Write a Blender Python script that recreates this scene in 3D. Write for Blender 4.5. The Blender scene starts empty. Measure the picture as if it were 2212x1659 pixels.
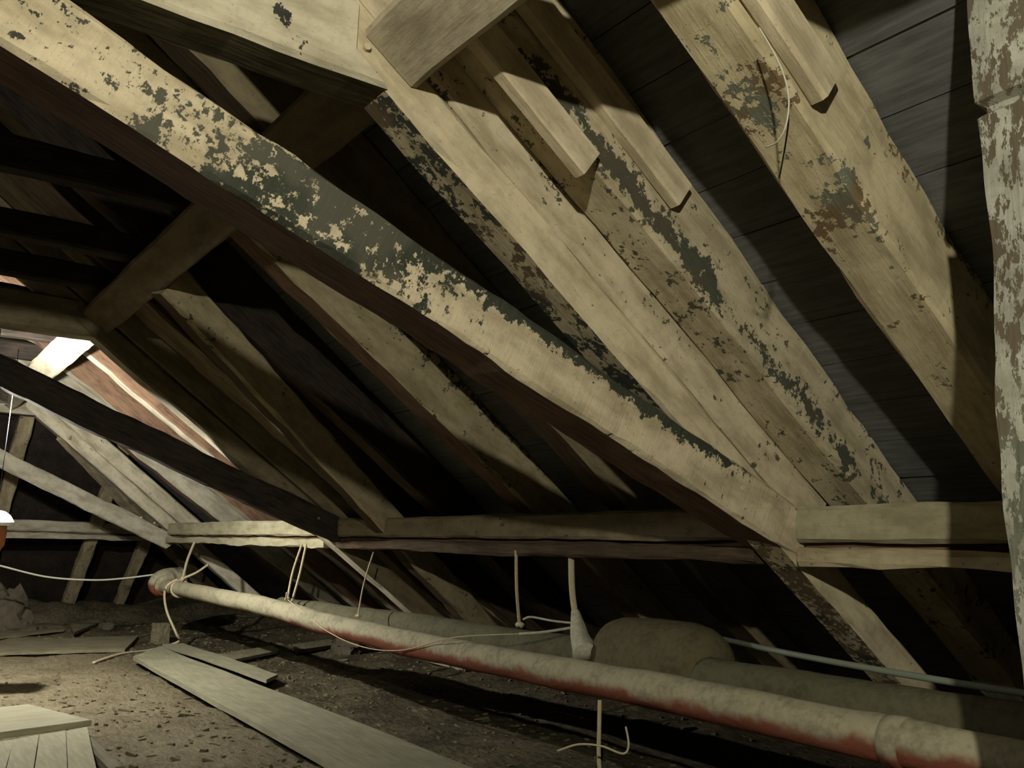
import bpy, math, random
from mathutils import Vector, Matrix, noise

# ------------------------------------------------------------------ camera, world, exposure
scene = bpy.context.scene
C = scene.collection
HZ = 1.0                                   # eye height above the attic floor; all z below are given from eye level
W_PX, H_PX = 2212, 1659
cx, cy = 1106.0, 829.5
vx, vy = (-300 - cx, 1148 - cy), (3800 - cx, 1266 - cy)
FPX = math.sqrt(-(vx[0]*vy[0] + vx[1]*vy[1]))
_mx = Vector((vx[0], vx[1], FPX)).normalized()
_y = Vector((vy[0], vy[1], FPX)).normalized()
_x = -_mx
_z = _x.cross(_y)
RM = Matrix((_x, _y, _z))                  # camera (x right, y down, z forward) -> world
cam_d = bpy.data.cameras.new('camera')
cam_d.sensor_fit = 'HORIZONTAL'; cam_d.sensor_width = 36.0
cam_d.lens = FPX / W_PX * 36.0
cam_d.clip_start = 0.05
cam = bpy.data.objects.new('camera', cam_d); C.objects.link(cam)
_r, _u, _b = RM @ Vector((1, 0, 0)), RM @ Vector((0, -1, 0)), RM @ Vector((0, 0, -1))
cam.matrix_world = Matrix(((_r.x, _u.x, _b.x, 0), (_r.y, _u.y, _b.y, 0), (_r.z, _u.z, _b.z, HZ), (0, 0, 0, 1)))
scene.camera = cam

world = bpy.data.worlds.new('attic_dark'); scene.world = world
world.use_nodes = True
world.node_tree.nodes['Background'].inputs[0].default_value = (0.010, 0.011, 0.016, 1)
world.node_tree.nodes['Background'].inputs[1].default_value = 0.5

scene.view_settings.view_transform = 'Standard'
scene.view_settings.look = 'None'
scene.view_settings.gamma = 1.0
scene.view_settings.use_curve_mapping = False
scene.view_settings.exposure = 0.0

NEAR_BULB = (0.92, -0.90, 1.21);  NEAR_POWER = 420.0
FAR_BULB = (-6.78, 0.585, 0.885);  FAR_POWER = 430.0

random.seed(7)
rnd = random.Random(11)

# ------------------------------------------------------------------ helpers
def P(x, y, z): return Vector((x, y, z + HZ))

def ray(px, py): return RM @ Vector((px - cx, py - cy, FPX))
def onZ(px, py, z): d = ray(px, py); return d * (z / d.z)
def onX(px, py, x): d = ray(px, py); return d * (x / d.x)
def onY(px, py, y): d = ray(px, py); return d * (y / d.y)

def tag(o, label=None, cat=None, group=None, kind=None):
    if label: o['label'] = label
    if cat: o['category'] = cat
    if group: o['group'] = group
    if kind: o['kind'] = kind
    return o

def empty(name, loc):
    o = bpy.data.objects.new(name, None); C.objects.link(o)
    o.location = loc; o.empty_display_size = 0.1
    return o

def link(name, me, parent=None, mw=None):
    o = bpy.data.objects.new(name, me); C.objects.link(o)
    mw = mw or Matrix.Identity(4)
    if parent is not None:
        o.parent = parent
        pm = parent.matrix_basis if parent.parent is None else parent.parent.matrix_basis @ parent.matrix_basis
        o.matrix_basis = pm.inverted() @ mw
    else:
        o.matrix_basis = mw
    return o

def mesh(name, vs, fs, mats, idx=None, smooth=False):
    me = bpy.data.meshes.new(name)
    me.from_pydata(vs, [], fs)
    for m in mats: me.materials.append(m)
    if idx: me.polygons.foreach_set('material_index', idx)
    if smooth: me.polygons.foreach_set('use_smooth', [True]*len(fs))
    me.update()
    return me

# ------------------------------------------------------------------ materials
class NT:
    def __init__(self, name):
        self.m = bpy.data.materials.new(name); self.m.use_nodes = True
        self.t = self.m.node_tree; self.t.nodes.clear()
        self.out = self.n('ShaderNodeOutputMaterial'); self.bs = self.n('ShaderNodeBsdfPrincipled')
        self.l(self.bs.outputs[0], self.out.inputs[0])
        self.bs.inputs['Roughness'].default_value = 0.85
        self.bs.inputs['Specular IOR Level'].default_value = 0.15
        self.tc = self.n('ShaderNodeTexCoord')
    def n(self, t): return self.t.nodes.new(t)
    def l(self, a, b): self.t.links.new(a, b)
    def val(self, a, s):
        if isinstance(a, (int, float)): s.default_value = a
        else: self.l(a, s)
    def math(self, op, a, b=0.0, c=None, clamp=False):
        n = self.n('ShaderNodeMath'); n.operation = op; n.use_clamp = clamp
        self.val(a, n.inputs[0]); self.val(b, n.inputs[1])
        if c is not None: self.val(c, n.inputs[2])
        return n.outputs[0]
    def vec(self, scale, off=(0, 0, 0)):
        m = self.n('ShaderNodeMapping'); m.inputs['Scale'].default_value = scale; m.inputs['Location'].default_value = off
        self.l(self.tc.outputs['Object'], m.inputs[0]); return m.outputs[0]
    def noise(self, v, s, d=6.0, r=0.6):
        n = self.n('ShaderNodeTexNoise'); n.inputs['Scale'].default_value = s; n.inputs['Detail'].default_value = d
        n.inputs['Roughness'].default_value = r; self.l(v, n.inputs['Vector']); return n.outputs['Fac']
    def mix(self, f, a, b):
        n = self.n('ShaderNodeMix'); n.data_type = 'RGBA'; self.val(f, n.inputs[0])
        for s, v in ((n.inputs[6], a), (n.inputs[7], b)):
            if isinstance(v, tuple): s.default_value = (*v, 1)
            else: self.l(v, s)
        return n.outputs[2]
    def step(self, v, lo, hi):
        n = self.n('ShaderNodeMapRange'); n.interpolation_type = 'SMOOTHSTEP'
        self.val(v, n.inputs[0]); n.inputs[1].default_value = lo; n.inputs[2].default_value = hi
        return n.outputs[0]
    def bump(self, h, strength, dist):
        b = self.n('ShaderNodeBump'); b.inputs['Strength'].default_value = strength; b.inputs['Distance'].default_value = dist
        self.l(h, b.inputs['Height']); self.l(b.outputs[0], self.bs.inputs['Normal'])
    def col(self, c): self.val(c, self.bs.inputs['Base Color']) if not isinstance(c, tuple) else setattr(self.bs.inputs['Base Color'], 'default_value', (*c, 1))

PAINT = (0.60, 0.51, 0.36)
WOOD = (0.045, 0.043, 0.030)
BROWN = (0.13, 0.085, 0.05)

def painted(name, paint=PAINT, wood=WOOD, thr=0.70, blobs=(), seed=0.0, third=None, across=False, upright=False, fine=0.36, freq=9.0, streak=0.0):
    """old distemper on timber, flaking off in patches; blobs (x, z, rx, rz, gain) = where it has come off most"""
    k = NT(name)
    st = (1.0, 1.0, 1.0) if not upright else (1.7, 1.7, 0.75)
    v = k.vec(st, (seed, seed*1.7, seed*0.6))
    n1 = k.noise(v, freq, 5, 0.62)
    n2 = k.noise(v, 36.0, 4, 0.75)
    h = k.math('MULTIPLY_ADD', n2, fine, k.math('MULTIPLY', n1, 1.0 - fine))
    grain = k.noise(k.vec((14, 14, 1.2) if upright else (14, 1.2, 1.2) if across else (1.2, 14, 14), (seed, 4, 1)), 7.0, 5, 0.65)
    if streak: h = k.math('MULTIPLY_ADD', k.math('SUBTRACT', grain, 0.5), streak, h)
    sep = k.n('ShaderNodeSeparateXYZ'); k.l(k.tc.outputs['Object'], sep.inputs[0])
    for (bx, bz, rx, rz, g) in blobs:
        a = k.math('MULTIPLY', k.math('SUBTRACT', sep.outputs[0], bx), 1.0/rx)
        b = k.math('MULTIPLY', k.math('SUBTRACT', sep.outputs[2], bz), 1.0/rz)
        d = k.math('ADD', k.math('MULTIPLY', a, a), k.math('MULTIPLY', b, b))
        e = k.math('POWER', 2.718, k.math('MULTIPLY', d, -1.0))
        h = k.math('MULTIPLY_ADD', e, g, h)
    peel = k.step(h, thr - 0.012, thr + 0.012)
    stain = k.noise(k.vec((0.7, 2.2, 2.2), (seed*2+3, 1, 2)), 5.0, 4, 0.6)
    dark = tuple(c*0.62 for c in paint)
    pc = k.mix(k.step(stain, 0.38, 0.68), paint, (dark[0], dark[1]*0.98, dark[2]*0.90))
    wc = k.mix(grain, tuple(c*0.5 for c in wood), tuple(min(1, c*2.4) for c in wood))
    if third:
        wc = k.mix(k.step(k.noise(v, 3.0, 3, 0.5), 0.47, 0.56), wc, third)
    mott = k.noise(k.vec((1.5, 1.5, 1.5), (seed+7, 2, 9)), 14.0, 5, 0.7)
    pc = k.mix(k.math('MULTIPLY', k.step(mott, 0.44, 0.70), 0.45), pc, tuple(c*0.55 for c in paint))
    speck = k.step(k.noise(v, 90.0, 3, 0.6), 0.62, 0.72)
    pc = k.mix(k.math('MULTIPLY', speck, 0.35), pc, wood)
    k.col(k.mix(peel, pc, wc))
    hb = k.math('MULTIPLY_ADD', k.math('SUBTRACT', 1.0, peel), 0.6, k.math('MULTIPLY', grain, 0.8))
    hb = k.math('MULTIPLY_ADD', k.noise(v, 120.0, 3, 0.6), 0.25, hb)
    k.bump(hb, 0.55, 0.006)
    return k.m

def timber(name, a, b, scale=7.0, seed=0.0, bump=0.5):
    k = NT(name)
    g = k.noise(k.vec((1.0, 12, 12), (seed, seed, 0)), scale, 6, 0.65)
    s = k.noise(k.vec((1, 1.6, 1.6), (seed, 5, seed)), 4.0, 4, 0.6)
    f = k.math('MULTIPLY_ADD', g, 0.6, k.math('MULTIPLY', s, 0.4))
    k.col(k.mix(k.step(f, 0.32, 0.68), a, b))
    k.bump(g, bump, 0.006)
    return k.m

def plain(name, c, rough=0.85, var=0.25, scale=12.0):
    k = NT(name)
    n = k.noise(k.vec((1, 1, 1)), scale, 5, 0.6)
    k.col(k.mix(n, tuple(x*(1-var) for x in c), tuple(min(1, x*(1+var)) for x in c)))
    k.bs.inputs['Roughness'].default_value = rough
    k.bump(n, 0.4, 0.004)
    return k.m

M_brown = timber('brown_bare_timber', (0.065, 0.040, 0.026), (0.19, 0.115, 0.072), 6.0)
M_unlit = timber('shade_toned_timber', (0.012, 0.010, 0.009), (0.045, 0.034, 0.026), 6.0, 17.0)  # near-black tone stands in for shade and silhouette on unlit timbers
M_umber = timber('dark_umber_timber', (0.030, 0.021, 0.013), (0.085, 0.058, 0.034), 6.0, 19.0)
M_dull = painted('dull_limewashed_timber', (0.42, 0.35, 0.235), thr=0.70, seed=2.3, wood=(0.07, 0.055, 0.035))
M_dull2 = painted('grey_limewashed_timber', (0.40, 0.37, 0.29), thr=0.69, seed=5.1, wood=(0.05, 0.045, 0.035))
M_clean = painted('sound_limewashed_timber', PAINT, thr=0.755, seed=1.0)
M_boards = timber('dark_roof_boards', (0.065, 0.066, 0.064), (0.13, 0.132, 0.128), 4.0, 3.0)
M_deck = timber('grey_floor_boards', (0.165, 0.155, 0.105), (0.26, 0.248, 0.17), 5.0, 9.0, 0.35)
M_deck2 = timber('pale_platform_boards', (0.29, 0.27, 0.18), (0.41, 0.38, 0.26), 5.0, 4.0, 0.3)
M_buried = timber('dirty_floor_boards', (0.10, 0.088, 0.056), (0.21, 0.185, 0.12), 5.0, 6.0, 0.6)
M_rope = plain('pale_jute_rope', (0.42, 0.36, 0.24), 0.95, 0.3, 60)
M_cable = plain('pale_cable_sheath', (0.45, 0.44, 0.36), 0.5, 0.1, 30)
M_conduit = plain('grey_green_conduit', (0.17, 0.19, 0.15), 0.4, 0.2, 20)
M_black = plain('black_bakelite', (0.02, 0.02, 0.02), 0.5, 0.2, 20)
M_stone = plain('dusty_brick', (0.085, 0.072, 0.05), 0.95, 0.5, 14)
M_white = plain('white_enamel', (0.85, 0.86, 0.84), 0.3, 0.05, 8)
M_orange = plain('orange_brown_clay', (0.36, 0.13, 0.05), 0.7, 0.2, 10)

# ------------------------------------------------------------------ hewn timber
def beam_mesh(name, L, w, h0, h1, mats, n=None, rough=0.006, ch=0.014, seed=0, sag=0.0, w1=None, skew0=0.0, skew1=0.0):
    """a hewn timber along local x, width local y 0..w, height local z 0..h; slightly uneven arrises"""
    w1 = w if w1 is None else w1
    n = n or max(6, int(L / 0.11))
    vs, fs, idx = [], [], []
    for i in range(n + 1):
        t = i / n; x = L * t
        ww = w + (w1 - w)*t; hh = h0 + (h1 - h0)*t
        ring = ((ch, 0), (ww - ch, 0), (ww, ch), (ww, hh - ch), (ww - ch, hh), (ch, hh), (0, hh - ch), (0, ch))
        sg = -sag * 4 * t * (1 - t)
        for j, (yy, zz) in enumerate(ring):
            q = j // 2 if j % 2 == 0 else (j + 1) // 2 % 4
            nv = Vector((x*2.3 + seed*13.1, (j//2)*7.7, seed*3.3))
            nw = Vector((x*9.0 + seed*5.1, (j//2)*3.1, seed*1.3))
            oy = noise.noise(nv)*rough*1.5 + noise.noise(nw)*rough
            oz = noise.noise(nv + Vector((31, 0, 0)))*rough*1.5 + noise.noise(nw + Vector((0, 17, 0)))*rough
            xx = x + (skew0*(zz/hh) if i == 0 else 0) + (skew1*(zz/hh) if i == n else 0)
            vs.append((xx, yy + oy, zz + oz + sg))
    for i in range(n):
        a, b = i*8, (i + 1)*8
        for j in range(8):
            k = (j + 1) % 8
            fs.append((a + j, b + j, b + k, a + k)); idx.append(1 if (j == 0 and len(mats) > 1) else 0)
    fs.append(tuple(range(7, -1, -1))); idx.append(0)
    fs.append(tuple(n*8 + j for j in range(8))); idx.append(0)
    # the ring runs counter-clockwise seen from -x: flip so normals face out
    fs = [tuple(reversed(f)) for f in fs]
    return mesh(name, vs, fs, mats, idx)

def frame(p0, p1, side, twist=0.0):
    ex = (p1 - p0).normalized()
    ey = Vector(side); ey = (ey - ex*ey.dot(ex)).normalized()
    ez = ex.cross(ey)
    flip = ez.z < 0
    if flip: ez = -ez
    if twist:
        q = Matrix.Rotation(twist, 3, ex); ey = q @ ey; ez = q @ ez
    m = Matrix(((ex.x, ey.x, ez.x, p0.x), (ex.y, ey.y, ez.y, p0.y), (ex.z, ey.z, ez.z, p0.z), (0, 0, 0, 1)))
    return m, flip

_seed = [0]
def beam(name, p0, p1, side, w, h, mats, parent=None, h1=None, twist=0.0, **kw):
    """p0-p1 is the arris nearest the viewer at the underside; the timber extends w towards 'side' and h upwards"""
    _seed[0] += 1
    p0, p1 = P(*p0), P(*p1)
    m, flip = frame(p0, p1, side, twist)
    me = beam_mesh(name, (p1 - p0).length, w, h, h if h1 is None else h1, mats, seed=_seed[0], **kw)
    if flip:                               # keep a right-handed frame: turn the mesh over instead
        for v in me.vertices: v.co.y = v.co.y
        m = m
        me.flip_normals()
    return link(name, me, parent, m)

def tube(name, pts, r, mat, parent=None, seg=10, wob=0.0, caps=True, closed=False, seed=0, smooth=True, radii=None):
    pts = [P(*p) for p in pts]
    n = len(pts); vs, fs = [], []
    up = Vector((0.13, 0.21, 1)).normalized()
    for i, p in enumerate(pts):
        t = (pts[min(i + 1, n-1)] - pts[max(i - 1, 0)]).normalized()
        a = t.cross(up)
        if a.length < 0.05: a = t.cross(Vector((1, 0, 0)))
        a.normalize(); b = a.cross(t)
        rr = radii[i] if radii else r
        for j in range(seg):
            an = 2*math.pi*j/seg
            q = a*math.cos(an) + b*math.sin(an)
            k = rr
            if wob: k += wob*noise.noise(p*3.0 + q*0.8 + Vector((seed, 0, 0))) + 0.5*wob*noise.noise(p*9.0 + q*1.5)
            vs.append(p + q*k)
    for i in range(n-1):
        for j in range(seg):
            k = (j+1) % seg
            fs.append((i*seg+j, i*seg+k, (i+1)*seg+k, (i+1)*seg+j))
    if caps:
        fs.append(tuple(range(seg-1, -1, -1))); fs.append(tuple((n-1)*seg+j for j in range(seg)))
    o0 = sum(pts, Vector())/n
    return link(name, mesh(name, [v - o0 for v in vs], fs, [mat], None, smooth), parent, Matrix.Translation(o0))

def smoothpts(pts, k=8):
    """Catmull-Rom through the points"""
    pts = [Vector(p) for p in pts]; q = [pts[0]] + pts + [pts[-1]]; out = []
    for i in range(1, len(q)-2):
        a, b, c, d = q[i-1], q[i], q[i+1], q[i+2]
        for s in range(k):
            t = s/k
            out.append(0.5*((2*b) + (c-a)*t + (2*a-5*b+4*c-d)*t*t + (3*b-a-3*c+d)*t**3))
    out.append(pts[-1]); return out

def lathe(name, prof, mat, parent, loc, seg=24):
    vs, fs = [], []
    for (r, z) in prof:
        for j in range(seg):
            a = 2*math.pi*j/seg; vs.append((r*math.cos(a), r*math.sin(a), z))
    for i in range(len(prof)-1):
        for j in range(seg):
            k = (j+1) % seg; fs.append((i*seg+j, i*seg+k, (i+1)*seg+k, (i+1)*seg+j))
    return link(name, mesh(name, vs, fs, [mat], None, True), parent, Matrix.Translation(P(*loc)))

# ------------------------------------------------------------------ geometry of the roof (z from eye level)
S_R, C_U, C_T, S_T = 0.70, 2.35, 2.87, 0.775     # underside of rafters z = C_U - S_R*y, of the boards z = C_T - S_T*y
def zu(y): return C_U - S_R*y
def zt(y): return C_T - S_T*y
RIDGE_Y = -1.6

# floor: dusty ash and rubble between and over the boards
def floor_h(x, y):
    v = Vector((x, y, 0))
    z = -1.02 + 0.030*noise.noise(v*0.9) + 0.022*noise.noise(v*2.6 + Vector((5, 0, 0))) + 0.012*noise.noise(v*7.5) + 0.006*noise.noise(v*19.0)
    e = max(0.0, (y - 3.2)/1.6); z += 0.10*e*e
    if x < -10.4:
        f = min(1.0, (-10.4 - x)/1.6); z += 0.20*f*f*(0.7 + 0.8*noise.noise(v*1.7 + Vector((9, 2, 0))))
    return z
def build_floor():
    k = NT('dusty_rubble')
    v = k.vec((1, 1, 1))
    n1 = k.noise(v, 2.2, 6, 0.65); n2 = k.noise(k.vec((1.0, 2.6, 1)), 16.0, 6, 0.7); n3 = k.noise(v, 55.0, 4, 0.7)
    f = k.math('MULTIPLY_ADD', n2, 0.45, k.math('MULTIPLY_ADD', n1, 0.35, k.math('MULTIPLY', n3, 0.2)))
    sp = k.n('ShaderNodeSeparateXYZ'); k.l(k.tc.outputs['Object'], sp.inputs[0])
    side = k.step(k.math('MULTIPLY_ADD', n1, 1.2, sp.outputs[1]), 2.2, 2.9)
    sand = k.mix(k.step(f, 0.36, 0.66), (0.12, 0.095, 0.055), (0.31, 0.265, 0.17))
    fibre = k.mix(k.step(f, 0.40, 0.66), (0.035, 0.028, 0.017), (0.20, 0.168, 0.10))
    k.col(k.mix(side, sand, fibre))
    k.bump(k.math('MULTIPLY_ADD', n3, 0.4, n2), 1.0, 0.03)
    x0, x1, y0, y1, d = -14.6, 2.4, -4.2, 5.0, 0.055
    nx, ny = int((x1-x0)/d), int((y1-y0)/d)
    vs = [(x0 + (x1-x0)*i/nx, y0 + (y1-y0)*j/ny, 0) for j in range(ny+1) for i in range(nx+1)]
    vs = [(x, y, floor_h(x, y) + HZ) for x, y, _ in vs]
    fs = [(j*(nx+1)+i, j*(nx+1)+i+1, (j+1)*(nx+1)+i+1, (j+1)*(nx+1)+i) for j in range(ny) for i in range(nx)]
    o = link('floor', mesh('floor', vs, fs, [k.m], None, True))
    tag(o, 'uneven dusty attic floor of ash and rubble', kind='structure')
build_floor()

# roof deck: backing sheet of both slopes, every board of the slope in view a piece of its own
def build_roof():
    x0, x1 = -14.4, 2.4
    def sheet(ya, yb, off):
        return [(x0, ya, zt(ya)+off), (x1, ya, zt(ya)+off), (x1, yb, zt(yb)+off), (x0, yb, zt(yb)+off)]
    a = sheet(5.0, RIDGE_Y, 0.035)
    m = lambda y: 2*RIDGE_Y - y
    vs = [(x, y, z+HZ) for x, y, z in a] + [(x, m(y), z+HZ) for x, y, z in a]
    o = link('ceiling', mesh('ceiling', vs, [(0, 1, 2, 3), (7, 6, 5, 4)], [M_boards]))
    tag(o, 'dark boarded underside of the pitched roof', kind='structure')
    ln = math.hypot(1, S_T); wb = 0.205
    y = 4.9; row = 0; cache = {}
    while y > -1.0:
        dy = wb/ln
        xs = [x1] + [x for x in ((-0.9, -4.4, -8.1, -11.6) if row % 2 else (-2.6, -6.3, -9.9, -12.8))] + [x0]
        for i in range(len(xs)-1):
            L = xs[i]-xs[i+1]-0.012
            key = (round(L, 3), row % 3)
            if key not in cache:
                t = 0.022
                bv = [(px, py, pz) for px in (0, L) for (py, pz) in ((0, 0), (wb-0.004, 0.002), (wb-0.004, t), (0, t))]
                cache[key] = mesh('board', bv, [(0, 1, 2, 3), (7, 6, 5, 4), (0, 4, 5, 1), (1, 5, 6, 2), (2, 6, 7, 3), (3, 7, 4, 0)], [M_boards])
            ex = Vector((-1, 0, 0)); ey = Vector((0, -1, S_T)).normalized(); ez = ex.cross(ey)
            if ez.z < 0: ez = -ez
            p = P(xs[i], y, zt(y)) + ez*rnd.uniform(-0.004, 0.004)
            mw = Matrix(((ex.x, ey.x, ez.x, p.x), (ex.y, ey.y, ez.y, p.y), (ex.z, ey.z, ez.z, p.z), (0, 0, 0, 1)))
            link('board', cache[key], o, mw)
        y -= dy; row += 1
    # hipped end, sloping down away from the viewer
    hv = [(-13.9, -5.2, -1.1), (-13.9, 5.0, -1.1), (-10.3, 5.0, 2.35), (-10.3, -5.2, 2.35), (-10.3, 5.0, 4.4), (-10.3, -5.2, 4.4)]
    o2 = link('wall_far', mesh('wall_far', [(x, yy, z+HZ) for x, yy, z in hv], [(0, 1, 2, 3)], [M_unlit]))
    tag(o2, 'dark boarded hip slope closing the far end', kind='structure')
build_roof()

# ------------------------------------------------------------------ trusses
M_B1 = painted('flaking_brace_paint', PAINT, thr=0.615, seed=0.0, wood=(0.030, 0.033, 0.024), third=(0.085, 0.082, 0.062), across=True, fine=0.5, freq=17.0, streak=0.16,
               blobs=[(1.03, 0.11, 0.36, 0.13, 0.19), (0.47, 0.12, 0.38, 0.12, 0.065), (1.79, 0.182, 0.60, 0.040, 0.22), (2.41, 0.165, 0.34, 0.035, 0.22), (0.79, 0.0, 0.5, 0.03, 0.10)])
M_R1 = painted('smooth_principal_paint', (0.62, 0.53, 0.37), thr=0.70, seed=8.0, wood=(0.07, 0.06, 0.04))
M_R1u = painted('flaking_principal_underside', (0.45, 0.38, 0.25), thr=0.50, seed=3.0, wood=(0.03, 0.032, 0.026), third=(0.12, 0.085, 0.05))
M_R1b = painted('flecked_doubling_paint', (0.58, 0.50, 0.36), thr=0.61, seed=4.4, wood=(0.06, 0.055, 0.038))
M_collar = painted('limewashed_collar_paint', (0.60, 0.54, 0.41), thr=0.655, seed=6.0, wood=(0.03, 0.03, 0.026), blobs=[(0.33, 0.11, 0.03, 0.03, 0.22), (0.22, 0.06, 0.06, 0.03, 0.10)])

TW = 0.10
M_dim = painted('shade_toned_rafter_limewash', (0.22, 0.18, 0.115), thr=0.66, seed=18.0, wood=(0.05, 0.04, 0.028))  # darker copy of the rafter limewash, standing in for shade
def truss(X, label, r=None, b=None, mats=None, cu=None, bu=None, yb=2.98):
    """r = underside arris of the principal ((y,z) top, (y,z) foot); b = the same for the brace"""
    root = empty('roof_truss', P(X, 2.85, -1.0))
    tag(root, label, 'roof truss', 'trusses carrying the roof')
    mp, mu, mb, mc, md = mats
    c0, s0 = 2.043, 0.717
    if r is None: r = ((-1.4, c0 + 1.4*s0), (4.2, c0 - 4.2*s0))
    if b is None: b = ((-0.05, 1.109 + 0.05*0.385), (2.86, 1.109 - 2.86*0.385))
    lo = lambda y, d=0.0: r[0][1] + (r[1][1]-r[0][1])*(y-r[0][0])/(r[1][0]-r[0][0]) + d
    beam('principal_rafter', (X, r[0][0], r[0][1]), (X, r[1][0], r[1][1]), (-1, 0, 0), 0.16, 0.140, [mp, mu], root, rough=0.005)
    ya = r[0][0] + 0.1
    beam('doubling_rafter', (X - 0.001, ya, lo(ya, 0.176)), (X - 0.001, yb, lo(yb, 0.186)), (-1, 0, 0), 0.15, 0.165, [md], root, rough=0.004)
    br = beam('brace', (X + 0.004, b[0][0], b[0][1]), (X + 0.004, b[1][0], b[1][1]), (-1, 0, 0), 0.25, 0.182, [mb, bu or M_brown], root, rough=0.007, twist=TW, n=60, skew1=0.08)
    yc = (r[0][1] - 1.30)/((r[0][1]-r[1][1])/(r[1][0]-r[0][0])) + r[0][0]
    cb = beam('collar_beam', (X + 0.010, yc + 0.02, 1.285), (X + 0.010, -4.3, 1.275), (-1, 0, 0), 0.17, 0.235, [mc, cu or M_barked], root, rough=0.006, skew0=0.31)
    # oak pegs where brace and collar are tenoned
    for (y, z) in ((2.55, 0.245), (2.70, 0.19), (yc - 0.06, 1.385)):
        tube('peg', [(X + 0.016, y, z), (X - 0.02, y, z)], 0.011, mp, cb if z > 1 else br, seg=8, smooth=False)
    return root

M_barked = timber('barky_dark_timber', (0.03, 0.026, 0.016), (0.21, 0.18, 0.11), 5.0, 12.0, 1.0)
truss(-2.118, 'nearest roof truss, its pale brace badly flaked to black in the middle', mats=(M_R1, M_R1u, M_B1, M_collar, M_R1b))
truss(-6.15, 'second roof truss, its dark brace cutting across the far lamp', mats=(M_dim, M_collar, M_unlit, M_dim, M_dim), cu=M_collar, bu=M_unlit)
truss(-10.7, 'third roof truss at the far end, lit white by the far lamp',
      r=((0.2, 2.20), (4.0, -0.78)), b=((0.0, 1.18), (2.86, -0.10)), mats=(M_collar, M_dull2, M_dull2, M_dull2, M_collar), yb=3.25)

# ------------------------------------------------------------------ common rafters, each with its collar tie
M_A = painted('mouldy_rafter_paint', (0.54, 0.46, 0.30), thr=0.625, seed=9.0, wood=(0.095, 0.10, 0.075), third=(0.15, 0.10, 0.055),
              fine=0.45,
              blobs=[(4.04, 0.0, 0.11, 0.03, 0.14), (4.42, 0.01, 0.11, 0.05, 0.14), (4.95, 0.26, 0.6, 0.05, 0.12)])
M_C = painted('streaky_rafter_paint', (0.50, 0.43, 0.30), thr=0.60, seed=12.0, wood=(0.045, 0.048, 0.036), third=(0.08, 0.072, 0.05), fine=0.45,
              blobs=[(4.2, 0.06, 0.6, 0.05, 0.14), (5.2, 0.06, 0.9, 0.04, 0.10)])
M_face = painted('rafter_limewash', (0.40, 0.335, 0.215), thr=0.62, seed=15.0, wood=(0.06, 0.055, 0.038))
def rafter(x, label, w=0.17, mats=None, tie=True, top=RIDGE_Y, foot=4.72, dx=0.0, h0=0.27, h1=0.15):
    root = empty('rafter', P(x, foot, zu(foot)))
    tag(root, label, 'rafter', 'common rafters under the roof boards')
    mats = mats or [M_face, M_brown]
    L = math.hypot(foot-top, zu(top)-zu(foot))
    beam('rafter_timber', (x + dx, top, zu(top)), (x, foot, zu(foot)), (-1, 0, 0), w, (zt(top)-zu(top))*0.80, mats, root, h1=(zt(foot)-zu(foot))*0.80, rough=0.010)
    if tie:
        beam('collar_tie', (x - 0.02, 1.16, 1.505), (x - 0.02, -4.36, 1.505), (-1, 0, 0), 0.11, 0.14, [M_unlit], root, rough=0.005)
    return root

rA = rafter(-1.255, 'mould-spotted pale rafter nearest the upright post, with a board nailed on its side', mats=[M_A, M_A], tie=False, w=0.19)
rC = rafter(-1.93, 'streaky pale rafter just in front of the nearest truss, with two cut-off boards', mats=[M_C, M_C], w=0.19, tie=False)
rafter(-0.12, 'rafter overhead beyond the right edge', mats=[M_face, M_brown], tie=False)
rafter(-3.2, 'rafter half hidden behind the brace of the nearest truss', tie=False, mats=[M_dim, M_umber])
M_facem = painted('edge_worn_rafter_limewash', (0.40, 0.335, 0.215), thr=0.62, seed=16.0, wood=(0.04, 0.042, 0.032), fine=0.45, blobs=[(4.4, 0.27, 0.6, 0.07, 0.16), (5.3, 0.24, 0.4, 0.04, 0.10)])
rafter(-4.0, 'brown-bellied rafter with a pale lit side below the nearest brace', mats=[M_facem, M_brown])
rafter(-4.95, 'slim dark rafter between the pale-sided rafter and the crooked brace', mats=[M_unlit, M_umber])
rafter(-5.72, 'dark rafter partly covered by the crooked pale brace', mats=[M_umber, M_dim], w=0.36)
rafter(-6.52, 'rafter just beyond the second truss', mats=[M_umber, M_brown])
rafter(-7.6, 'second rafter beyond the second truss', mats=[M_brown, M_dull2])
rafter(-8.5, 'third rafter beyond the second truss, lit by the far lamp', mats=[M_brown, M_dull2])
rafter(-9.5, 'rafter in front of the third truss, lit by the far lamp', mats=[M_dull2, M_brown])

# boards nailed to the two nearest rafters
def on_plane(x, y, c, s=S_R): return (x, y, c - s*y)
beam('sister_board', on_plane(-1.885, 0.2, 2.225), on_plane(-1.885, 1.60, 2.225), (-1, 0, 0), 0.05, 0.105, [M_clean], rC, rough=0.002, ch=0.006)
beam('side_board', on_plane(-1.885, 0.3, 2.51), on_plane(-1.885, 2.0, 2.51), (-1, 0, 0), 0.045, 0.11, [M_clean], rC, rough=0.002, ch=0.006)
beam('side_board', on_plane(-1.20, 0.2, 2.385), on_plane(-1.20, 1.80, 2.385), (-1, 0, 0), 0.055, 0.125, [M_clean], rA, rough=0.003, ch=0.012)

# crooked wind brace crossing the rafters of the middle bay
wb = beam('wind_brace', (-4.793, 1.13, 1.289), (-5.92, 4.4, -1.0), (-1, 0, 0.0), 0.14, 0.20, [M_face, M_umber], h1=0.17, rough=0.008)
tag(wb, 'crooked pale brace slanting across the dark rafters of the middle bay', 'brace')

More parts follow.
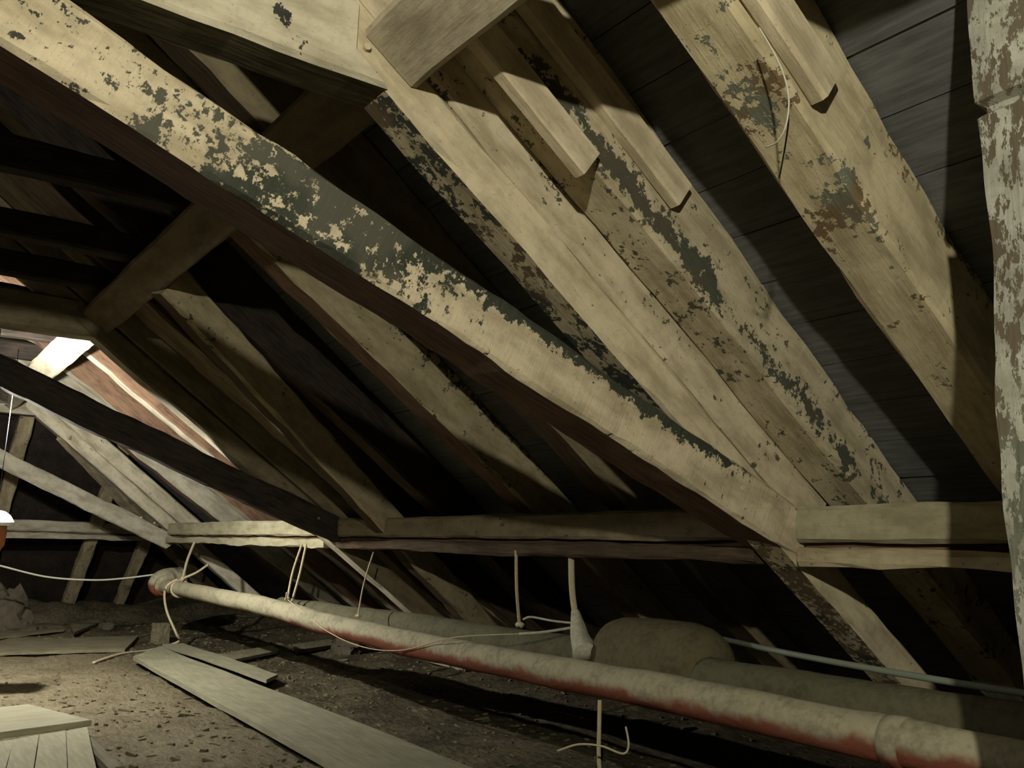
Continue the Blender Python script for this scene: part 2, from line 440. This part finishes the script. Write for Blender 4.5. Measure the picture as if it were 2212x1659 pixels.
# ------------------------------------------------------------------ purlins
M_pur = painted('purlin_paint', (0.36, 0.33, 0.22), thr=0.70, seed=21.0, wood=(0.06, 0.052, 0.035))
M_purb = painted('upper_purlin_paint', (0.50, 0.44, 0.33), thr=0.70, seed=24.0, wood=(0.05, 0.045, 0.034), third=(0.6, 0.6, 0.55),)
M_shade = painted('shade_toned_purlin_paint', (0.17, 0.135, 0.085), thr=0.66, seed=27.0, wood=(0.05, 0.04, 0.028))  # darkened purlin colour stands in for shade from collar and brace
def upper_purlin(xa, xb, label, mats):
    o = beam('upper_purlin', (xa, 0.963, 1.430), (xb, 0.963, 1.430), (0, 0.82, -0.57), 0.210, 0.140, mats, rough=0.005)
    tag(o, label, 'purlin', 'upper purlins under the collars')
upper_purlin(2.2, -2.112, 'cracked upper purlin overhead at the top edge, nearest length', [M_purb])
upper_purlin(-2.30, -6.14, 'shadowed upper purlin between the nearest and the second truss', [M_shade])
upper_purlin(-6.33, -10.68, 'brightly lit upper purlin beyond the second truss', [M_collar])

def lower_purlin(p0, p1, side, label, mats):
    root = empty('lower_purlin', P(*p0))
    tag(root, label, 'purlin', 'lower purlins between the trusses')
    off = Vector(side)
    beam('purlin_timber', (p0[0], p0[1], 0.062), (p1[0], p1[1], 0.062), side, 0.15, 0.132, [mats[0]], root, rough=0.005)
    q0 = Vector(p0) - off*0.012; q1 = Vector(p1) - off*0.012
    beam('waney_rail', (q0.x, q0.y, -0.022), (q1.x, q1.y, -0.022), side, 0.13, 0.062, [mats[1]], root, rough=0.009, ch=0.008)
    e0 = Vector(p0) + off*0.05; e1 = Vector(p1) + off*0.05
    beam('packing_strip', (e0.x, e0.y, 0.040), (e1.x, e1.y, 0.040), side, 0.06, 0.022, [M_brown], root, rough=0.001, ch=0.003)
lower_purlin((2.2, 2.85, 0), (-2.10, 2.85, 0), (0, 1, 0), 'pale lower purlin right of the nearest truss', (M_pur, M_face))
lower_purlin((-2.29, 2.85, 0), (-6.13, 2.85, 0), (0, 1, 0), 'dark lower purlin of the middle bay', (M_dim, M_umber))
lower_purlin((-6.33, 2.85, 0), (-10.68, 2.85, 0), (0, 1, 0), 'lamp-lit lower purlin of the far bay', (M_pur, M_pur))
lower_purlin((-12.05, 3.0, 0), (-12.05, -3.5, 0), (-1, 0, 0), 'end purlin turning the corner across the hip', (M_dull2, M_dull2))

# ------------------------------------------------------------------ upright post at the right edge
M_post = painted('barky_post_paint', (0.36, 0.355, 0.30), thr=0.51, seed=31.0, wood=(0.085, 0.09, 0.066), third=(0.11, 0.09, 0.06), upright=True, fine=0.5, freq=12.0)
def post():
    root = empty('post', P(-0.745, 1.93, -1.0)); tag(root, 'rough whitewashed upright post at the right edge', 'post')
    n, seg = 190, 24; vs, fs = [], []
    for i in range(n+1):
        z = -1.0 + 2.36*i/n
        for j in range(seg):
            a = 2*math.pi*j/seg; c, s = math.cos(a), math.sin(a)
            k = 0.118/max(abs(c), abs(s))**0.72
            q = Vector((c, s, 0))
            k += 0.012*noise.noise(Vector((c*1.5, s*1.5, z*2.2))) + 0.007*noise.noise(Vector((c*4, s*4, z*7.0)))
            if abs(z - 0.955) < 0.010 and c < -0.1: k -= 0.022
            vs.append((c*k, s*k, z + 1.0))
    for i in range(n):
        for j in range(seg):
            k = (j+1) % seg; fs.append((i*seg+j, i*seg+k, (i+1)*seg+k, (i+1)*seg+j))
    fs.append(tuple(n*seg+j for j in range(seg)))
    link('post_timber', mesh('post_timber', vs, fs, [M_post]), root, Matrix.Translation(P(-0.745, 1.93, -1.0)))
post()

# ------------------------------------------------------------------ hip end: jack rafters leaning the other way
def jack(y, x0, z0, x1, z1, label, w=0.15, h=0.13, y1=None):
    o = beam('jack_rafter', (x0, y, z0), (x1, y if y1 is None else y1, z1), (0, 1, 0), w, h, [M_face, M_face], rough=0.012)
    tag(o, label, 'rafter', 'jack rafters of the hip end')
jack(2.28, -10.92, 1.05, -13.3, -0.96, 'jack rafter left of the pipe elbow, thickest of the hip end')
jack(2.95, -11.6, 0.45, -13.4, -0.96, 'shorter jack rafter beside the pipe elbow', w=0.13)
jack(1.25, -10.92, 1.42, -13.3, -0.96, 'jack rafter at the left edge of the hip end')
jack(0.2, -10.92, 1.42, -13.3, -0.96, 'jack rafter out beyond the left edge')
hp = beam('hip_rafter', (-10.8, 1.6, 1.05), (-13.5, 4.4, -0.95), (-0.7, 0.7, 0), 0.15, 0.16, [M_dull, M_brown], rough=0.01)
tag(hp, 'hip rafter in the dark far corner', 'rafter')

# ------------------------------------------------------------------ pipes
def pipe_mat(name, top, red, seed=0.0, lo=0.02, hi=-0.05):
    k = NT(name)
    sep = k.n('ShaderNodeSeparateXYZ'); k.l(k.tc.outputs['Object'], sep.inputs[0])
    v = k.vec((1, 1, 1), (seed, 0, 0))
    n = k.noise(v, 7.0, 4, 0.6); n2 = k.noise(v, 40.0, 4, 0.6)
    hgt = k.math('MULTIPLY_ADD', k.math('SUBTRACT', n, 0.5), 0.11, sep.outputs[2])
    f = k.step(hgt, hi, lo)
    dirt = k.mix(k.step(k.math('MULTIPLY_ADD', n2, 0.5, k.math('MULTIPLY', n, 0.5)), 0.42, 0.66), top, tuple(c*0.62 for c in top))
    k.col(k.mix(f, red, dirt))
    k.bump(k.math('MULTIPLY_ADD', n2, 0.5, n), 0.6, 0.012)
    return k.m
M_pipe = pipe_mat('plaster_wrapped_pipe', (0.33, 0.30, 0.205), (0.17, 0.055, 0.032), 0.0, -0.004, -0.048)
M_pipe2 = pipe_mat('dusty_wrapped_pipe', (0.105, 0.097, 0.058), (0.07, 0.04, 0.025), 4.0, -0.07, -0.11)
M_drum = pipe_mat('dusty_wrapped_drum', (0.11, 0.094, 0.052), (0.11, 0.065, 0.035), 6.0, -0.09, -0.15)

def lagged(name, pts, r, mat, label, wob=0.005):
    root = empty(name, P(*pts[0])); tag(root, label, 'pipe', 'lagged pipes slung under the purlin')
    tube('lagging', pts, r, mat, root, seg=28, wob=wob)
    return root
FY, FR = 2.60, 0.070
def fz(x):
    t = min(1.0, max(0.0, (x + 7.4)/2.2)); t = t*t*(3-2*t)
    return -0.468 - 0.064*t + 0.006*math.sin(x*1.9)
FZ = fz(-9.1)
front = lagged('lagged_pipe', [(1.6 - 11.35*i/150, FY + 0.012*noise.noise(Vector((i*0.13, 0, 0))), fz(1.6 - 11.35*i/150)) for i in range(151)], FR, M_pipe,
               'long plaster-lagged pipe with a rusty red belly, front one', wob=0.008)
# bend at the far end, turning towards the eaves
el = [(-9.70 - 0.17*math.sin(a), FY + 0.17*(1-math.cos(a)), FZ + 0.04*math.sin(a)) for a in [math.pi/2*i/10 for i in range(11)]]
el += [(-9.875, FY + 0.24, FZ + 0.06), (-9.875, FY + 0.27, FZ + 0.065)]
tube('elbow', el, 0.13, M_pipe, front, seg=24, wob=0.006, radii=[0.10, 0.125] + [0.14]*9 + [0.13, 0.08])
tube('end_flange', [(-9.66, FY, FZ), (-9.62, FY, FZ)], 0.10, M_pipe, front, seg=24)
for i, bx in enumerate((-1.55,)):
    tube('joint_band', [(bx, FY, fz(bx)), (bx - 0.06, FY, fz(bx - 0.06))], FR + 0.006, M_pipe, front, seg=24, wob=0.003)
BY, BZ, BR = 2.92, -0.505, 0.092
back = lagged('lagged_pipe', [(1.6 - 8.4*i/110, BY - (0.18*max(0, i-85)/25), BZ + 0.01*noise.noise(Vector((i*0.2, 3, 0)))) for i in range(111)], BR, M_pipe2, 'dusty lagged pipe lying behind the front pipe', wob=0.010)
DX = [-2.60, -2.63, -2.68, -2.76, -2.86, -2.98, -3.08, -3.16, -3.21, -3.24, -3.25]
DR = [0.10, 0.150, 0.178, 0.192, 0.197, 0.199, 0.198, 0.194, 0.182, 0.160, 0.115]
dr = tube('lagged_drum', [(x, BY + 0.06, BZ + 0.02) for x in DX], 0.2, M_drum, None, seg=30, wob=0.010, radii=DR)
tag(dr, 'fat wrapped drum around the rear pipe', 'pipe fitting')
cd = tube('conduit', smoothpts([(-3.1, 3.30, -0.37), (-2.7, 3.16, -0.365), (-2.3, 3.0, -0.365), (-1.8, 2.95, -0.378), (-1.2, 2.93, -0.386), (0.2, 2.93, -0.39), (1.6, 2.93, -0.39)], 6), 0.012, M_conduit, None, seg=10)
tag(cd, 'thin grey-green conduit running above the rear pipe to the right edge', 'conduit')

# ------------------------------------------------------------------ ropes, cables, strings
def rope(name, pts, r, label, cat='rope', mat=None, group=None, k=8, wob=0.0):
    o = tube(name, smoothpts(pts, k), r, mat or M_rope, None, seg=8, wob=wob)
    return tag(o, label, cat, group)
G = 'ropes slinging the pipes'
def sling(x, label, r=0.009, top=0.0, loop=True, y=FY, zc=None, rad=FR, kx=1.05):
    zc = fz(x) if zc is None else zc
    root = empty('rope_sling', P(x*1.05, 2.84, -0.02)); tag(root, label, 'rope', G)
    tube('strand', smoothpts([(x*kx, 2.84, top), (x*(1+(kx-1)*0.55), 2.84 - (2.84-y)*0.5, top*0.5 + (zc + rad)*0.5), (x, y + 0.02, zc + rad + 0.012)], 5), r, M_rope, root, seg=8)
    if loop:
        ring = [(x + 0.01*math.sin(2*a), y + (rad + 0.010)*math.sin(a), zc + (rad + 0.010)*math.cos(a)) for a in [2*math.pi*i/22 for i in range(23)]]
        tube('loop', ring, r*0.9, M_rope, root, seg=7)
    tube('knot', [(x - 0.02, y + 0.02, zc + rad + 0.018), (x, y + 0.02, zc + rad + 0.026), (x + 0.025, y + 0.02, zc + rad + 0.018)], r*1.7, M_rope, root, seg=8)
    return root
sA = sling(-9.1, 'rope sling at the pipe elbow with a long tail reaching the floor', 0.014)
g = lambda x, y, d=0.012: (x, y, floor_h(x, y) + d)
tube('tail', smoothpts([(-9.1, FY - 0.03, FZ + FR + 0.02), (-9.12, FY - 0.13, FZ), (-9.13, FY - 0.10, FZ - 0.2), (-9.0, FY - 0.02, FZ - 0.42), (-9.05, FY + 0.02, -0.96), g(-8.95, 2.35), g(-8.6, 2.0), g(-8.2, 1.70)], 8), 0.012, M_rope, sA, seg=8)
tube('end', smoothpts([(-9.08, FY + 0.02, FZ + FR + 0.03), (-9.0, FY + 0.12, FZ + FR + 0.09), (-8.92, FY + 0.2, FZ + FR + 0.17)], 5), 0.012, M_rope, sA, seg=8)
sB = sling(-6.42, 'double rope sling hanging from the lamp-lit purlin', 0.009, loop=False)
tube('strand', smoothpts([(-6.66, 2.84, 0.0), (-6.46, 2.72, -0.22), (-6.33, FY + 0.02, fz(-6.3) + FR + 0.012)], 5), 0.009, M_rope, sB, seg=8)
tube('end', smoothpts([(-6.40, FY, fz(-6.4) + FR + 0.02), (-6.34, FY - 0.02, fz(-6.4) + FR + 0.07)], 4), 0.007, M_rope, sB, seg=8)
sling(-5.25, 'short thin rope sling of the middle bay', 0.005, top=-0.04, loop=False)
sling(-3.93, 'dim rope sling left of the frayed white one', 0.009, loop=False, y=2.90, zc=BZ, rad=BR, kx=0.985)
sD = empty('rope_sling', P(-3.42, 2.86, 0.0)); tag(sD, 'frayed white rope widening into a tuft beside the drum', 'rope', G)
tube('strand', smoothpts([(-3.46, 2.88, -0.02), (-3.45, 2.88, -0.18), (-3.41, 2.87, -0.30)], 5), 0.016, M_rope, sD, seg=8)
M_tuft = plain('pale_frayed_fibre', (0.40, 0.38, 0.29), 0.95, 0.5, 45)
tp = smoothpts([(-3.41, 2.87, -0.28), (-3.38, 2.86, -0.33), (-3.33, 2.84, -0.40), (-3.24, 2.80, -0.47)], 5)
tube('tuft', tp, 0.03, M_tuft, sD, seg=16, wob=0.016, radii=[0.018 + 0.05*(i/(len(tp)-1))**1.2 for i in range(len(tp))])
tube('loose_strand', smoothpts([(-3.40, 2.86, -0.34), (-3.50, 2.80, -0.335), (-3.62, 2.76, -0.325), (-3.66, 2.74, -0.34)], 5), 0.006, M_tuft, sD, seg=6)
tube('loose_strand', smoothpts([(-3.40, 2.84, -0.36), (-3.48, 2.72, -0.385), (-3.58, 2.66, -0.40)], 5), 0.007, M_tuft, sD, seg=6)
def f3(x, dy, dz): return (x, FY + dy, fz(x) + dz)
st = rope('string', [f3(-6.36, 0, FR+0.02), f3(-6.0, -0.05, FR*0.8), f3(-5.5, -0.082, -0.02), f3(-5.0, -0.080, -0.062), f3(-4.5, -0.082, -0.03), f3(-4.0, -0.06, 0.085), (-3.58, 2.66, -0.40)], 0.003, 'thin string drooping along the front pipe', 'string')
rope('dangling_rope', [(-2.90, FY - 0.02, fz(-2.9) - FR - 0.005), (-2.89, FY - 0.03, -0.7), (-2.90, FY - 0.02, -0.85), (-2.88, FY, -1.0)], 0.009, 'single rope dangling below the front pipe', 'rope', group=G)
c0 = [tuple(onY(1205, 1622, 2.35)), tuple(onY(1250, 1608, 2.38)), tuple(onY(1300, 1612, 2.42)), tuple(onY(1345, 1628, 2.45)), tuple(onY(1358, 1610, 2.48)), tuple(onY(1352, 1570, 2.5))]
rope('wire', c0, 0.004, 'thin curled wire beside the dangling rope', 'wire')
cab = [tuple(onX(-60, 1208, -9.9)), tuple(onX(0, 1222, -9.9)), tuple(onX(100, 1246, -9.9)), tuple(onX(200, 1253, -9.9)), tuple(onX(270, 1249, -9.9)), tuple(onX(335, 1241, -9.85))]
rope('cable', cab, 0.009, 'pale cable sagging from the pipe elbow to the left edge', 'cable', M_cable)
# two thin wires on the spotted rafter
def wa(px, py, x): return tuple(onX(px, py, x))
w1 = [wa(1640, 60, -1.19), wa(1675, 120, -1.17), wa(1694, 165, -1.15), wa(1704, 215, -1.14), wa(1698, 270, -1.15), wa(1680, 305, -1.18), wa(1655, 318, -1.22)]
rope('wire', w1, 0.0022, 'pale wire looping off the spotted rafter', 'wire', M_cable)
w2 = [wa(1702, 225, -1.16), wa(1703, 265, -1.18), wa(1697, 310, -1.21), wa(1690, 350, -1.24), wa(1683, 385, -1.27)]
rope('wire', w2, 0.0020, 'dark wire hanging down the spotted rafter', 'wire', M_black)

# ------------------------------------------------------------------ boards and rubble on the floor
def plank(corners, t, mat, label, cat='plank', group='boards lying on the rubble', name='floor_board', lift=0.02, n=14):
    """corners: near-left, near-right, far-right, far-left (x, y); laid along the ground"""
    a, b, c, d = [Vector((x, y, 0)) for x, y in corners]
    o0 = (a+b+c+d)/4; ex = ((d+c)/2 - (a+b)/2).normalized(); ey = Vector((-ex.y, ex.x, 0))
    vs, fs = [], []
    z0 = max(floor_h(p.x, p.y) for p in (a, b, c, d, o0)) if lift is None else None
    for i in range(n+1):
        s = i/n; l = a.lerp(d, s); r = b.lerp(c, s)
        for k, (q, zz) in enumerate(((l, 0), (r, 0), (r, t), (l, t))):
            m = (l+r)/2; zc = floor_h(m.x, m.y)*0.3 + (-1.02)*0.7 + lift
            w = (q - o0)
            vs.append((w.dot(ex), w.dot(ey), zc + zz + 1.0 + 0.004*noise.noise(Vector((s*5, k//2, q.x)))))
    for i in range(n):
        A, B = i*4, (i+1)*4
        for j in range(4):
            k = (j+1) % 4; fs.append((A+j, A+k, B+k, B+j))
    fs.append((3, 2, 1, 0)); fs.append((n*4, n*4+1, n*4+2, n*4+3))
    vs = [(x, y, z) for x, y, z in vs]
    me = mesh(name, vs, fs, [mat]); 
    mw = Matrix(((ex.x, ey.x, 0, o0.x), (ex.y, ey.y, 0, o0.y), (0, 0, 1, HZ - 1.0), (0, 0, 0, 1)))
    import bmesh
    bm = bmesh.new(); bm.from_mesh(me); bmesh.ops.recalc_face_normals(bm, faces=bm.faces); bm.to_mesh(me); bm.free()
    o = link(name, me, None, mw)
    return tag(o, label, cat, group)
def gz(px, py, z=-0.985): q = onZ(px, py, z); return (q.x, q.y)
plank([(-2.4, 1.78), (-2.4, 2.36), gz(345, 1402), gz(287, 1425)], 0.03, M_deck, 'wide pale walking board running from the front to the rope tail', lift=0.03)
plank([gz(575, 1478), gz(600, 1466), gz(395, 1398), gz(350, 1400)], 0.024, M_deck, 'narrow board lying along the back edge of the walking board', lift=0.045)
plank([gz(0, 1410), gz(0, 1385), gz(300, 1372), gz(270, 1402)], 0.025, M_buried, 'half-buried board at the left, ending at the walking board', lift=0.010)
plank([gz(0, 1378), gz(0, 1360), gz(120, 1345), gz(140, 1362)], 0.025, M_buried, 'short half-buried board at the left edge below the hip rafters', lift=0.02)
plank([gz(495, 1430), gz(600, 1408), gz(590, 1396), gz(470, 1415)], 0.025, M_buried, 'short dirty board behind the walking board under the pipe', lift=0.022)
plank([gz(160, 1372), gz(215, 1350), gz(205, 1340), gz(150, 1358)], 0.03, M_buried, 'short thick offcut tilted in the rubble near the hip', lift=0.03)
plank([gz(780, 1395), gz(1005, 1455), gz(1000, 1437), gz(790, 1383)], 0.03, M_deck, 'pale board edge in the shade beneath the front pipe', lift=0.035)
plank([gz(640, 1408), gz(720, 1396), gz(712, 1385), gz(632, 1396)], 0.03, M_buried, 'dark offcut beneath the front pipe left of the bricks', lift=0.022)

def block(name, x, y, z, sx, sy, sz, rz, mat, label, cat, group=None):
    vs, fs = [], []
    n = 4
    for k in range(n+1):
        for j in range(n+1):
            for i in range(n+1):
                u, v, w = i/n-0.5, j/n-0.5, k/n
                d = 0.10*noise.noise(Vector((u*3+x*5, v*3+y*7, w*3)))
                vs.append((u*sx*(1+d), v*sy*(1+d), w*sz*(1+0.6*d)))
    I = lambda i, j, k: (k*(n+1)+j)*(n+1)+i
    for a in range(n):
        for b in range(n):
            fs += [(I(a, b, 0), I(a, b+1, 0), I(a+1, b+1, 0), I(a+1, b, 0)), (I(a, b, n), I(a+1, b, n), I(a+1, b+1, n), I(a, b+1, n)),
                   (I(a, 0, b), I(a+1, 0, b), I(a+1, 0, b+1), I(a, 0, b+1)), (I(a, n, b), I(a, n, b+1), I(a+1, n, b+1), I(a+1, n, b)),
                   (I(0, a, b), I(0, a, b+1), I(0, a+1, b+1), I(0, a+1, b)), (I(n, a, b), I(n, a+1, b), I(n, a+1, b+1), I(n, a, b+1))]
    o = link(name, mesh(name, vs, fs, [mat]), None, Matrix.Translation(P(x, y, z)) @ Matrix.Rotation(rz, 4, 'Z'))
    return tag(o, label, cat, group)
q = onZ(345, 1384, -1.0); block('timber_stub', q.x, q.y, floor_h(q.x, q.y) - 0.02, 0.14, 0.12, 0.22, 0.3, M_buried, 'short square stub standing near the end of the walking board', 'wood block')
q = onZ(750, 1412, -1.0)
for i, (dx, dy, dz, rz) in enumerate(((0, 0, 0, 0.2), (0.03, 0.02, 0.085, 0.5), (-0.3, 0.12, 0, 1.0))):
    block('brick', q.x + dx, q.y + dy, floor_h(q.x, q.y) + dz - 0.01, 0.25, 0.12, 0.085, rz, M_stone,
          ('lower brick beneath the front pipe', 'upper brick beneath the front pipe', 'loose brick lying left of the two stacked bricks')[i], 'brick', 'bricks under the pipe')
def lump(x, y, sx, sz, label, k):
    vs, fs = [], []; n, m = 10, 16
    for i in range(n+1):
        th = math.pi*0.5*i/n
        for j in range(m):
            a = 2*math.pi*j/m; d = Vector((math.cos(a)*math.cos(th), math.sin(a)*math.cos(th), math.sin(th)))
            q = 1 + 0.45*noise.noise(d*1.9 + Vector((k*7, 0, 0))) + 0.2*noise.noise(d*5.0 + Vector((k*3, 1, 0)))
            vs.append((d.x*sx*q, d.y*sx*0.8*q, d.z*sz*q))
    for i in range(n):
        for j in range(m):
            fs.append((i*m+j, i*m+(j+1) % m, (i+1)*m+(j+1) % m, (i+1)*m+j))
    o = link('rubble_lump', mesh('rubble_lump', vs, fs, [M_stone]), None, Matrix.Translation(P(x, y, floor_h(x, y) - 0.03)))
    tag(o, label, 'rubble', 'rubble at the hip end')
for i, (px, py, w_, lb) in enumerate(((40, 1330, .26, 'rubble lump below the left jack rafter'), (12, 1268, .34, 'tall grey rubble heap at the left edge'),
        (80, 1348, .15, 'small lump at the foot of the jack rafter'), (232, 1345, .12, 'rounded lump in front of the shorter jack rafter'))):
    q = onX(px, py, -10.9 - 0.2*(i % 2)); lump(q.x, q.y, w_, max(0.10, q.z - floor_h(q.x, q.y)), lb, i)

# loose chips: too many to count
M_chip = plain('dusty_chips', (0.13, 0.11, 0.07), 0.95, 0.6, 3.0)
def chips():
    vs, fs = [], []
    r = random.Random(5)
    for i in range(2600):
        x = r.uniform(-11.5, -1.2); y = r.uniform(0.3, 4.2)
        s = r.uniform(0.004, 0.011) * (1.8 if r.random() < 0.05 else 1)
        l = s*r.uniform(1, 3.2); a = r.uniform(0, math.pi); ca, sa = math.cos(a), math.sin(a)
        z = floor_h(x, y) + HZ - s*0.2; tl = r.uniform(-0.3, 0.3)
        b = len(vs)
        for (u, v, w) in ((-l, -s, 0), (l, -s*.8, 0), (l*.8, s, 0), (-l*.9, s*.9, 0), (-l*.8, -s*.8, s), (l*.9, -s*.6, s*.8), (l*.7, s*.8, s*.8), (-l*.8, s*.7, s)):
            vs.append((x + u*ca - v*sa, y + u*sa + v*ca, z + w + u*tl))
        fs += [tuple(b+k for k in f) for f in ((3, 2, 1, 0), (4, 5, 6, 7), (0, 1, 5, 4), (1, 2, 6, 5), (2, 3, 7, 6), (3, 0, 4, 7))]
    o = link('wood_chips', mesh('wood_chips', vs, fs, [M_chip]))
    tag(o, 'loose chips and splinters strewn over the dusty floor', 'debris', kind='stuff')
chips()

# boarded platform at the lower left
def platform():
    z = -0.88
    root = empty('boarded_hatch', P(-4.4, 0.75, -1.0)); tag(root, 'pale boarded hatch at the lower left corner', 'hatch')
    cut = [(-60, 1608), (36, 1597), (92, 1587), (150, 1578), (197, 1569)]
    low = [(-75, 1760), (-22, 1760), (48, 1760), (140, 1760), (219, 1760)]
    for i in range(4):
        a, b = onZ(*cut[i], z), onZ(*cut[i+1], z); c, d = onZ(*low[i+1], z), onZ(*low[i], z)
        ctr = (a+b+c+d)/4; gap = 0.955
        vs = []
        for t in (-0.035, 0.0):
            for p in (a, b, c, d):
                w = (p-ctr); u = Vector((w.x, w.y, 0))
                across = (b-a).normalized(); k = u.dot(across)
                u = u - across*(k*(1-gap))
                vs.append((u.x, u.y, t))
        fs = [(0, 1, 2, 3), (4, 7, 6, 5), (0, 4, 5, 1), (1, 5, 6, 2), (2, 6, 7, 3), (3, 7, 4, 0)]
        me = mesh('board', vs, fs, [M_deck2])
        import bmesh
        bm = bmesh.new(); bm.from_mesh(me); bmesh.ops.recalc_face_normals(bm, faces=bm.faces); bm.to_mesh(me); bm.free()
        link('board', me, root, Matrix.Translation(P(ctr.x, ctr.y, ctr.z + rnd.uniform(-0.003, 0.003))))
    a, b = onZ(197, 1566, z), onZ(-90, 1608, z); 
    far = onZ(0, 1535, z)
    ex = (b-a).normalized()
    beam('cross_board', (a.x, a.y, z - 0.005), (b.x, b.y, z - 0.005), (-1, 0, 0), 0.62, 0.03, [M_deck2], root, rough=0.002, ch=0.004)
    for s in (0, 1):
        q = a.lerp(b, 0.1 + 0.7*s)
        beam('bearer', (q.x + 0.7, q.y, -1.05), (q.x - 0.3, q.y, -1.05), (0, 1, 0), 0.06, 0.13, [M_buried], root, rough=0.002)
platform()

# ------------------------------------------------------------------ lamps
def emit(name, col, strength):
    m = bpy.data.materials.new(name); m.use_nodes = True
    t = m.node_tree; t.nodes.clear()
    o = t.nodes.new('ShaderNodeOutputMaterial'); e = t.nodes.new('ShaderNodeEmission')
    e.inputs[0].default_value = (*col, 1); e.inputs[1].default_value = strength
    t.links.new(e.outputs[0], o.inputs[0]); return m
def bulb(loc, top, col, power, label, r=0.032):
    root = empty('hanging_bulb', P(loc[0], loc[1], top)); tag(root, label, 'lamp', 'bare hanging bulbs')
    tube('cord', [(loc[0], loc[1], top), (loc[0], loc[1], loc[2] + 0.10)], 0.004, M_black, root, seg=6)
    lathe('socket', [(0.0, 0.11), (0.010, 0.108), (0.016, 0.09), (0.019, 0.06), (0.019, 0.035), (0.0, 0.033)], M_black, root, loc, 14)
    area = 4*math.pi*r*r
    m = emit('glowing_bulb', col, power/(area*math.pi))
    prof = [(0.001, -r)] + [(r*math.sin(a), -r*math.cos(a)) for a in [math.pi*i/7 for i in range(1, 6)]] + [(0.014, 0.036), (0.001, 0.037)]
    lathe('glass', prof, m, root, loc, 10)
    return root
bulb(NEAR_BULB, 1.75, (1.0, 0.96, 0.76), NEAR_POWER, 'bare bulb hanging overhead behind the viewer')
fb = bulb(FAR_BULB, 1.50, (1.0, 0.97, 0.86), FAR_POWER, 'bulb glowing at the left edge behind the brace of the second truss')
def added_shield(root, loc):
    # added tin sheet, unseen, keeping the bulb's light off the middle-bay rafters
    vs, fs = [], []; n, m = 8, 8
    for t in (0.0, 0.0015):
        for i in range(n+1):
            for j in range(m+1):
                u, v = i/n*2-1, j/m
                vs.append((0.075 - 0.035*u*u + t - 0.02*max(0, v-0.55)**2*5, u*0.115, -0.022 + v*0.20))
    K = (n+1)*(m+1); I = lambda i, j, k: k*K + i*(m+1) + j
    for k in (0, 1):
        for i in range(n):
            for j in range(m):
                f = (I(i, j, k), I(i+1, j, k), I(i+1, j+1, k), I(i, j+1, k)); fs.append(f if k == 0 else tuple(reversed(f)))
    for i in range(n): fs += [(I(i, 0, 0), I(i, 0, 1), I(i+1, 0, 1), I(i+1, 0, 0)), (I(i, m, 0), I(i+1, m, 0), I(i+1, m, 1), I(i, m, 1))]
    for j in range(m): fs += [(I(0, j, 0), I(0, j+1, 0), I(0, j+1, 1), I(0, j, 1)), (I(n, j, 0), I(n, j, 1), I(n, j+1, 1), I(n, j+1, 0))]
    link('added_shield', mesh('added_shield', vs, fs, [M_tin], None, True), root, Matrix.Translation(P(*loc)))
M_tin = plain('dull_tin', (0.35, 0.35, 0.34), 0.5, 0.2, 20)
added_shield(fb, FAR_BULB)

# white-topped thing of unknown kind, hung at the left edge
lx = onX(-10, 1132, -6.9)
lr = empty('domed_thing', P(lx.x, lx.y, lx.z - 0.16)); tag(lr, 'small white-domed thing with an orange-brown body at the left edge', 'domed_thing')
lathe('dome', [(0.0, 0.095), (0.05, 0.085), (0.085, 0.06), (0.11, 0.02), (0.118, 0.0), (0.10, -0.01)], M_white, lr, (lx.x, lx.y, lx.z), 24)
lathe('body', [(0.07, 0.0), (0.075, -0.05), (0.07, -0.14), (0.05, -0.17), (0.0, -0.17)], M_orange, lr, (lx.x, lx.y, lx.z), 20)
tube('hanger', [(lx.x, lx.y, lx.z + 0.09), (lx.x, lx.y, 1.28)], 0.003, M_black, lr, seg=6)
